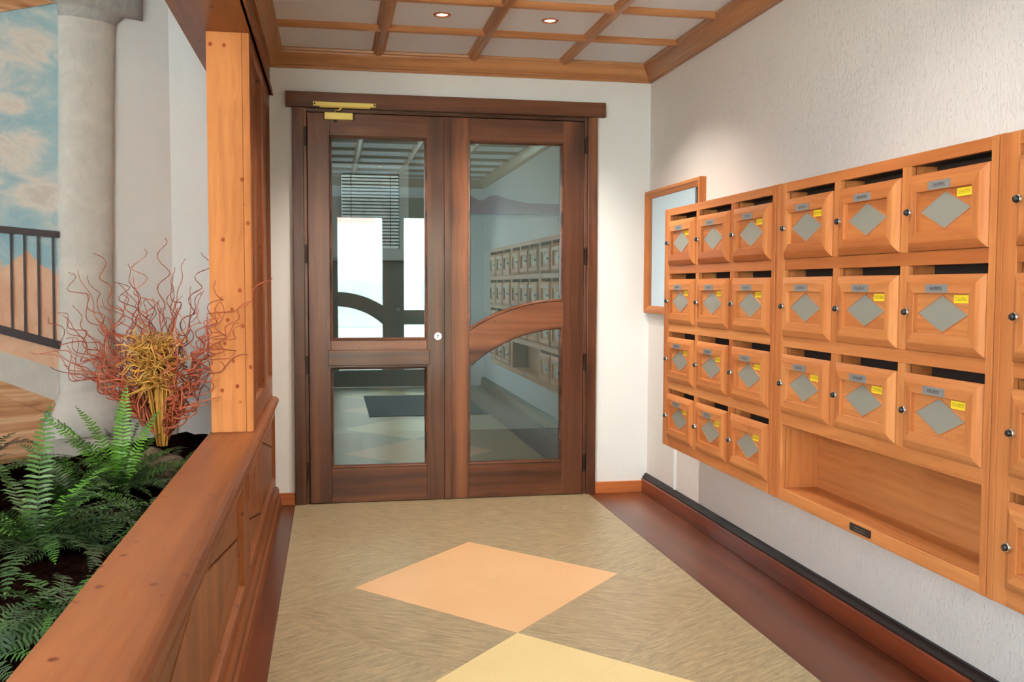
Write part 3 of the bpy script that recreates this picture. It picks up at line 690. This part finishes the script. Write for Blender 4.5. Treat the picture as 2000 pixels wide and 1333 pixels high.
mpoly('mountain', [(-260, 520), (-180, 430), (-60, 470), (0, 505), (30, 600), (60, 700), (-300, 640)], 0.002, 0.004, MOUNT2)
mpoly('mountain', [(-40, 640), (8, 522), (52, 489), (75, 515), (113, 537), (113, 724), (-60, 690)], 0.0042, 0.006, MOUNT)
mpoly('mountain', [(-120, 700), (-60, 560), (-20, 500), (0, 520), (22, 630), (40, 690), (30, 715), (-100, 715)], 0.0062, 0.008, MOUNT)
mpoly('parapet', [(-300, 640), (0, 686), (113, 722), (113, 790), (0, 752), (-300, 700)], 0.0082, 0.012, COLM)
mpoly('timber_beam', [(-300, 690), (0, 744), (103, 782), (101, 806), (84, 806), (0, 772), (-300, 740)], 0.0122, 0.020, LOG[0])
mpoly('timber_planks', [(-300, 740), (0, 772), (84, 804), (84, 900), (150, 925), (40, 960), (-300, 960)], 0.0122, 0.014, LOG[0])
mpoly('timber_beam', [(-300, 60), (0, 24), (113, 5), (113, -30), (0, -20), (-300, 20)], 0.004, 0.012, LOG[0])
def bar(name, p, q, wpx, h0=0.008, h1=0.022):
    (s0, z0), (s1, z1) = mm_(*p), mm_(*q); d = Vector((s1-s0, z1-z0)); n = Vector((-d.y, d.x)).normalized()*wpx/2
    b = MB(); b.prism([(s0-n.x, z0-n.y), (s1-n.x, z1-n.y), (s1+n.x, z1+n.y), (s0+n.x, z0+n.y)], wm, h0, h1); return b.build(name, RAILM, rl, 0.003)
rl = empty('railing', parent=mu)
bar('top_rail', (-200, 430), (112, 459), 0.034, 0.012, 0.026); bar('bottom_rail', (-200, 590), (114, 675), 0.042, 0.012, 0.026)
for px_, y0, y1 in ((19, 452, 650), (45, 455, 660), (72, 457, 668), (101, 460, 676), (-10, 448, 640), (-40, 445, 630)): bar('baluster', (px_-0.5, y0), (px_+2.5, y1), 0.007)
# column painted on the wall, built as shallow relief
def halfcol(b, rows, mi=0, n=16):
    """rows of (s_left, s_right, z, depth)"""
    vs = []
    for sl, sr, z, dp in rows:
        c, r = (sl+sr)/2, (sr-sl)/2
        for k in range(n+1):
            a = PI*k/n; vs.append(wm(c-r*math.cos(a), z, 0.002+dp*math.sin(a)))
    b.add(vs, [(i*(n+1)+k, i*(n+1)+k+1, (i+1)*(n+1)+k+1, (i+1)*(n+1)+k) for i in range(len(rows)-1) for k in range(n)], mi, True)
    e = len(vs)-(n+1); b.add(vs[:n+1], [tuple(range(n+1))], mi); b.add(vs[e:], [tuple(range(n+1))], mi)
col = empty('column', M0, math.atan2(MD.y, MD.x)); thing(col, 'grey marbled column painted on the wall, with moulded base and capital behind the dried twigs', 'column')
sr_, sl_ = mm_(221, 400)[0], mm_(113, 400)[0]
Z = lambda y, x=165: mm_(x, y)[1]
def cr(pl, pr, y, dp): return (mm_(pr, y)[0], mm_(pl, y)[0], Z(y), dp)
b = MB(); halfcol(b, [cr(115, 219, 765, 0.07), cr(113, 220, 740, 0.07), cr(113, 220, 400, 0.07), cr(114, 222, 60, 0.07), cr(113, 224, 42, 0.07)]); b.build('shaft', COLM, col)
b = MB(); halfcol(b, [cr(113, 224, 42, 0.07), cr(112, 226, 34, 0.075), cr(111, 236, 24, 0.085), cr(110, 240, 18, 0.09), (mm_(276, 17)[0], mm_(90, 17)[0], Z(17), 0.11), (mm_(276, -25)[0], mm_(90, -25)[0], Z(-25), 0.11)]); b.build('capital', COLD, col)
b = MB(); halfcol(b, [cr(88, 252, 850, 0.08), cr(90, 256, 838, 0.10), cr(98, 248, 800, 0.105), cr(104, 243, 786, 0.095), cr(108, 232, 778, 0.08), cr(115, 219, 764, 0.07)]); b.build('base', COLM, col)
b = MB(); s0, s1 = 0.004, mm_(83, 830)[0]; b.prism([(s0, SOIL-0.1), (s1, SOIL-0.1), (s1, Z(806)), (mm_(104, 806)[0], Z(800)), (mm_(240, 800)[0], Z(828)), (s0, Z(828))], wm, 0.002, 0.03); b.build('plinth', COLM, col, 0.004)

# soil bed with uneven surface
b = MB(); nx, ny = 44, 90; rr = random.Random(3)
X0s, X1s, Y0s, Y1s = -2.44, -0.5205, YE, D
import mathutils
vs = []
for j in range(ny+1):
    for i in range(nx+1):
        x = X0s+(X1s-X0s)*i/nx; ym = D-0.004 if x > M0.x else M0.y+(x-M0.x)/MD.x*MD.y-0.012; y = Y0s+0.01+(ym-Y0s-0.01)*j/ny
        z = SOIL-0.03+0.05*mathutils.noise.noise((x*2.5, y*2.5, 0))+0.02*mathutils.noise.noise((x*14, y*14, 3))+rr.uniform(-0.008, 0.008)+(0.04 if y > 5.3 else 0)*min(1, (y-5.3)*4)
        vs.append((x, y, z))
b.add(vs, [(j*(nx+1)+i, j*(nx+1)+i+1, (j+1)*(nx+1)+i+1, (j+1)*(nx+1)+i) for j in range(ny) for i in range(nx)], 0, False)
so = b.build('soil', SOILM); so['kind'] = 'stuff'; thing(so, 'dark bark mulch filling the planter', 'soil'); so['kind'] = 'stuff'

def rock(name, c, r, label, seed):
    bm = bmesh.new(); bmesh.ops.create_icosphere(bm, subdivisions=4, radius=1)
    for v in bm.verts:
        k = 1+0.28*mathutils.noise.noise(v.co*1.3+Vector((seed, 0, 0)))+0.06*mathutils.noise.noise(v.co*5+Vector((seed, 3, 0)))
        v.co = Vector((v.co.x*r[0]*k, v.co.y*r[1]*k, v.co.z*r[2]*k))
    me = bpy.data.meshes.new(name); bm.to_mesh(me); bm.free()
    for p in me.polygons: p.use_smooth = True
    me.materials.append(ROCK); o = link(name, me, loc=c); thing(o, label, 'stone')
pB = at_y(318, 868, 4.70)      # foot of the dried bouquet
rock('stone', (pB.x-0.035, pB.y-0.02, SOIL+0.01), (0.125, 0.12, 0.105), 'beige rock at the foot of the dried bouquet', 1)
rock('stone', (pB.x+0.16, pB.y-0.55, SOIL-0.02), (0.10, 0.08, 0.06), 'smaller brown rock half hidden by fern fronds beside the ledge', 5)

# dried bouquet
def curl_path(p0, d, length, amp, rs, n=36, droop=0.0, freq=None):
    pts = []; d = Vector(d).normalized(); u = d.orthogonal().normalized(); v = d.cross(u)
    f1, f2 = (freq or rs.uniform(18, 34)), rs.uniform(10, 22); a1, a2 = rs.uniform(0, 6.3), rs.uniform(0, 6.3); w1, w2 = rs.uniform(-0.25, 0.25), rs.uniform(-0.25, 0.25)
    for i in range(n+1):
        t = i/n; s = t*length; k = amp*min(1, t*2.2)*(1+0.3*math.sin(5*t+a1))
        bend = u*(w1*s*t)+v*(w2*s*t)
        pts.append(Vector(p0)+d*s+bend+u*(k*math.sin(f1*s+a1))+v*(k*math.cos(f1*0.9*s+a2))+u*(k*0.5*math.sin(f2*1.7*s+a2))+Vector((0, 0, -droop*t*t*length)))
    return pts
bq = empty('dried_bouquet', pB); thing(bq, 'dried bouquet of curly red twigs around golden straw in the planter corner', 'dried bouquet')
rs = random.Random(11)
def px_dir(px, py, dy=0.0):
    q = at_y(px, py, pB.y+dy); return q-pB
fans = [((105, 605), 16), ((135, 650), 14), ((175, 690), 12), ((215, 610), 10), ((190, 540), 4), ((235, 690), 12), ((275, 540), 7), ((290, 610), 8), ((250, 480), 4), ((330, 590), 5), ((360, 560), 7), ((385, 490), 4), ((330, 480), 4), ((428, 560), 12), ((420, 640), 10), ((400, 700), 8), ((445, 560), 3)]
WM = {}
for (tx, ty), cnt in fans:
    for k in range(cnt):
        jx, jy = rs.gauss(0, 7), rs.gauss(0, 12)
        dy = rs.uniform(-0.02, 0.35) if tx < 390 else rs.uniform(-0.62, -0.50)
        tgt = px_dir(tx+jx, ty+jy, dy); L = tgt.length*rs.uniform(0.62, 1.05)
        p = curl_path((rs.uniform(-0.02, 0.02), rs.uniform(0.0, 0.025), 0.02), tgt, L, rs.uniform(0.012, 0.026), rs, 60, freq=rs.uniform(34, 62))
        for q in p:      # keep clear of pillar and walls
            wy = q.y+pB.y; wx = q.x+pB.x
            s_in = (Vector((wx, wy, 0))-Vector((M0.x, M0.y, 0))).dot(MN)
            if s_in < 0.11: q += MN*(0.11-s_in)
            if wy > D-0.02: q.y = D-0.02-pB.y
            if q.x+pB.x > -0.532 and q.y+pB.y > PY-0.01: q.x = -0.532-pB.x
        b = MB(); n = len(p); b.tube(p, [0.0054*(1-0.72*i/n) for i in range(n)], 4)
        b.build('twig', TWIG[rs.choice((0, 0, 1, 2))], bq)
for k in range(46):   # straight straw stems
    a, r = rs.uniform(0, 2*PI), rs.uniform(0, 1)**0.5
    p0 = Vector((math.cos(a)*0.026*r, math.sin(a)*0.026*r-0.012, -0.004)); top = Vector((math.cos(a)*0.085*r, math.sin(a)*0.06*r-0.055, rs.uniform(0.30, 0.42)))
    p = [p0.lerp(top, t/5)+Vector((0, 0, 0)) for t in range(6)]
    b = MB(); b.tube(p, [0.0045, 0.0045, 0.0042, 0.004, 0.0035, 0.003], 5); b.build('straw_stem', STRAW[k % 2], bq)
b = MB()
for k in range(330):  # tangled straw heads
    a, r = rs.uniform(0, 2*PI), rs.uniform(0, 1)**0.5; h = rs.uniform(0.27, 0.50); wd = 0.105*(1-max(0, h-0.42)*2.4)*min(1, 0.45+(h-0.24)*4)
    c = Vector((math.cos(a)*wd*r*0.86+(0.04 if h > 0.5 and k % 2 else -0.02), math.sin(a)*0.10*r-0.075, h)); d = Vector((rs.gauss(0, 1), rs.gauss(0, 0.6), rs.gauss(0.3, 0.8)))
    p = curl_path(c, d, rs.uniform(0.05, 0.11), rs.uniform(0.005, 0.016), rs, 9, 0.1, freq=rs.uniform(30, 70))
    b.tube(p, [0.0034]*5+[0.0026]*5, 4, k % 2)
o = b.build('straw_tangle', STRAW, bq); o['kind'] = 'stuff'
b = MB(); b.lathe([(0.031, 0.02), (0.034, 0.03), (0.031, 0.04)], (0, 0, 0), n=18); b.build('tie', STRAW[1], bq)

# ferns
def frond(b, az, L, el, droop, rs, wmax=0.055, twist=0.0):
    """arching frond with pairs of separate narrow leaflets, from the origin"""
    n = 30; pts = []; p = Vector((0, 0, 0)); e = el
    for i in range(n+1):
        pts.append(p.copy()); e = el-droop*(i/n)**1.4
        a = az+twist*(i/n); p = p+Vector((math.cos(a)*math.cos(e), math.sin(a)*math.cos(e), math.sin(e)))*(L/n)
    b.tube(pts, [0.0020*(1-0.8*i/n) for i in range(n+1)], 3, 1)
    roll = rs.uniform(-0.5, 0.5)
    for i in range(3, n+1):
        q = pts[i]; t = (pts[min(i+1, n)]-pts[i-1]).normalized(); side = Vector((-math.sin(az), math.cos(az), 0)); nrm = side.cross(t)
        side = (side*math.cos(roll)+nrm*math.sin(roll)).normalized(); nrm = side.cross(t)
        fr_ = i/n; wl = (wmax*min(1, (fr_-0.04)*5)*(1-fr_**3.0)+0.003)*rs.uniform(0.86, 1.08)
        for sg in (1, -1):
            d = (side*sg+t*rs.uniform(0.22, 0.42)+nrm*rs.uniform(0.1, -0.35)).normalized(); w_ = L/n*0.36
            tip = q+d*wl+Vector((0, 0, -wl*0.22)); m1 = q+d*wl*0.35+nrm*wl*0.04; m2 = q+d*wl*0.72+Vector((0, 0, -wl*0.06))
            vs = [q-t*w_*0.6, q+t*w_*0.7, m1+t*w_*0.9, m2+t*w_*0.7, tip+t*w_*0.3, m2-t*w_*0.55, m1-t*w_*0.8]
            vs = [v+nrm*0.0006*sg for v in vs]
            b.add(vs, [(0, 1, 2, 6), (6, 2, 3, 5), (5, 3, 4)])
def fern(base, label, specs, seed, k=1.12):
    t = empty('fern', base); thing(t, label, 'fern', 'ferns in the planter'); rs = random.Random(seed)
    for az, L, el, dr, mi in specs:
        b = MB(); L *= k; frond(b, math.radians(az), L, math.radians(el), math.radians(dr), rs, wmax=L*0.115, twist=rs.uniform(-0.25, 0.25)); b.build('frond', [LEAF[mi], LEAF[2]], t)
def rnd(seed, n, lo, hi, elo=20, ehi=60, a0=0, a1=360):
    r = random.Random(seed); return [(r.uniform(a0, a1), r.uniform(lo, hi), r.uniform(elo, ehi), r.uniform(50, 95), r.choice((1, 1, 2, 2))) for _ in range(n)]
def soil_at(px, py): p = at_z(px, py, SOIL); return Vector((p.x, p.y, SOIL-0.02))
fern(soil_at(238, 955), 'upright bright green fern growing in front of the column base',
     [(178, 0.46, 62, 40, 0), (165, 0.44, 54, 30, 0), (100, 0.40, 80, 20, 0), (20, 0.34, 82, 20, 0), (150, 0.40, 70, 35, 0), (85, 0.42, 86, 20, 0), (30, 0.36, 74, 30, 0), (195, 0.44, 40, 60, 1), (210, 0.36, 42, 60, 1), (-35, 0.36, 30, 60, 2), (-10, 0.36, 40, 50, 1), (110, 0.32, 62, 40, 1), (60, 0.3, 60, 40, 1)]+rnd(21, 26, 0.24, 0.4), 31)
fern(soil_at(70, 1060), 'spreading fern at the left edge, mid height, its long fronds arching over the mulch',
     [(95, 0.46, 78, 25, 1), (60, 0.42, 50, 50, 0), (10, 0.5, 35, 65, 1), (-15, 0.5, 30, 60, 2), (-50, 0.5, 26, 62, 2), (-85, 0.5, 24, 62, 2), (-100, 0.46, 30, 70, 2), (170, 0.4, 50, 70, 1), (130, 0.42, 60, 50, 1), (200, 0.42, 50, 70, 0)]+rnd(22, 26, 0.28, 0.44), 32)
fern(soil_at(330, 930), 'small fern beside the rock, tips rising above the wooden ledge',
     [(20, 0.24, 60, 60, 0), (-20, 0.26, 48, 60, 0), (200, 0.3, 40, 50, 2), (240, 0.3, 34, 60, 2), (-70, 0.3, 30, 60, 2)]+rnd(23, 14, 0.18, 0.26), 33)
fern(soil_at(-60, 960), 'fern cut off by the left edge in front of the painted timber',
     rnd(24, 28, 0.3, 0.46, 30, 75), 34)
fern(soil_at(200, 1060), 'low dark fern close to the ledge with flat fronds',
     [(0, 0.34, 22, 40, 2), (40, 0.36, 30, 50, 1), (20, 0.34, 26, 50, 1), (-30, 0.32, 25, 50, 2), (160, 0.3, 40, 60, 2), (-80, 0.34, 24, 50, 2)]+rnd(25, 20, 0.24, 0.34, 15, 40), 35)
fern(soil_at(-70, 1290), 'fern in the lower left corner with one frond reaching into view',
     [(35, 0.36, 34, 50, 1), (10, 0.34, 30, 60, 2), (60, 0.3, 40, 50, 2)]+rnd(26, 20, 0.24, 0.34, 15, 45), 36)

fern(soil_at(130, 1200), 'dark fern in the lower middle of the planter, hanging fronds turned to the viewer',
     [(-70, 0.4, 30, 60, 2), (-95, 0.42, 34, 66, 2), (-50, 0.36, 30, 60, 2), (10, 0.34, 40, 60, 1)]+rnd(27, 20, 0.24, 0.36, 20, 50), 37)
fern(soil_at(290, 1010), 'low fern between the upright fern and the wooden ledge',
     rnd(28, 22, 0.2, 0.3, 20, 55), 38)
fern(soil_at(140, 985), 'mid green fern between the upright fern and the left edge',
     rnd(29, 24, 0.26, 0.38, 30, 75), 39)

# ------------------------------------------------------------------ behind the glass door: window with blind, carved pelmet
wn = struct(empty('window_1'), 'window with a dark slatted blind beyond the glass door')
b = MB(); b.ring([(0.02, 1.55), (0.68, 1.55), (0.68, 2.36), (0.02, 2.36)], [(0, 0), (0, 0.03), (0.075, 0.02), (0.08, -0.1)], lambda u, v, h: (u, PY1-h, v)); b.build('window_frame', WHITE, wn)
sbox('window_sill', 0.0, 0.70, PY1-0.08, PY1, 1.52, 1.55, WHITE, wn, 0.004)
for k in range(22):
    z = 2.265-k*0.029; b = MB(); b.prism([(-0.012, -0.006), (0.012, 0.006), (0.012, 0.0075), (-0.012, -0.0045)], lambda u, v, h, z=z: (h, PY1-0.045+u, z+v), 0.105, 0.595); b.build('slat', SLAT, wn)
for x in (0.18, 0.52):
    b = MB(); b.tube([(x, PY1-0.05, 1.64), (x, PY1-0.05, 2.28)], 0.003, 6); b.build('ladder_cord', SLAT, wn)
sbox('added_wall_outside_1', -0.6, 1.4, 9.1, 9.2, 0.5, 3.2, COLD)['kind'] = 'structure'  # added wall that keeps the bright sky from showing between the slats
b = MB(); pts = [(1.08, 1.945), (2.29, 1.945), (2.29, 2.035), (1.75, 2.045), (1.58, 2.075), (1.46, 2.11), (1.40, 2.10), (1.36, 2.07), (1.30, 2.06), (1.25, 2.09), (1.20, 2.11), (1.08, 2.06)]
b.prism(pts, lambda u, v, h: (u, PY1-0.05-h, v), -0.05, 0.0); thing(b.build('pelmet', flat('brown_board', srgb(92, 50, 30), 0.7), bev=0.003), 'carved wooden pelmet board on the wall beyond the right glass leaf', 'pelmet')
light('passage_fill', 'POINT', (1.5, 7.4, 2.5), (0, 0, -1), 9.0, (1, 0.95, 0.85), shadow_soft_size=0.08)  # added fill light without a fitting, brightens the passage behind the glass
# entrance mat, seen mirrored in the panes
b = MB(); b.box(0.37, 1.57, 0.25, 2.05, 0.0, 0.008); thing(b.build('door_mat', MAT_FIBRE, bev=0.003), 'dark entrance mat on the tiles behind the viewer', 'mat')

# ------------------------------------------------------------------ outdoors in front of the entrance
struct(sbox('ground_outside', -40, 40, -40, YE-0.15, -0.2, -0.05, CONC))
bd = empty('building', (0, -15, 0)); thing(bd, 'pale building across the street, seen only as a reflection', 'building')
sbox('facade', -14, 14, -1, 0, -0.05, 9, FACADE, bd)
for k in range(-4, 5):
    o = sbox('shutter', k*2.9+0.2, k*2.9+1.2, 0.0, 0.06, 3.0, 4.5, PINKSH, bd)
    o = sbox('shop_front', k*2.9-0.4, k*2.9+1.7, 0.0, 0.05, 0.2, 1.45, SHOPGL, bd)
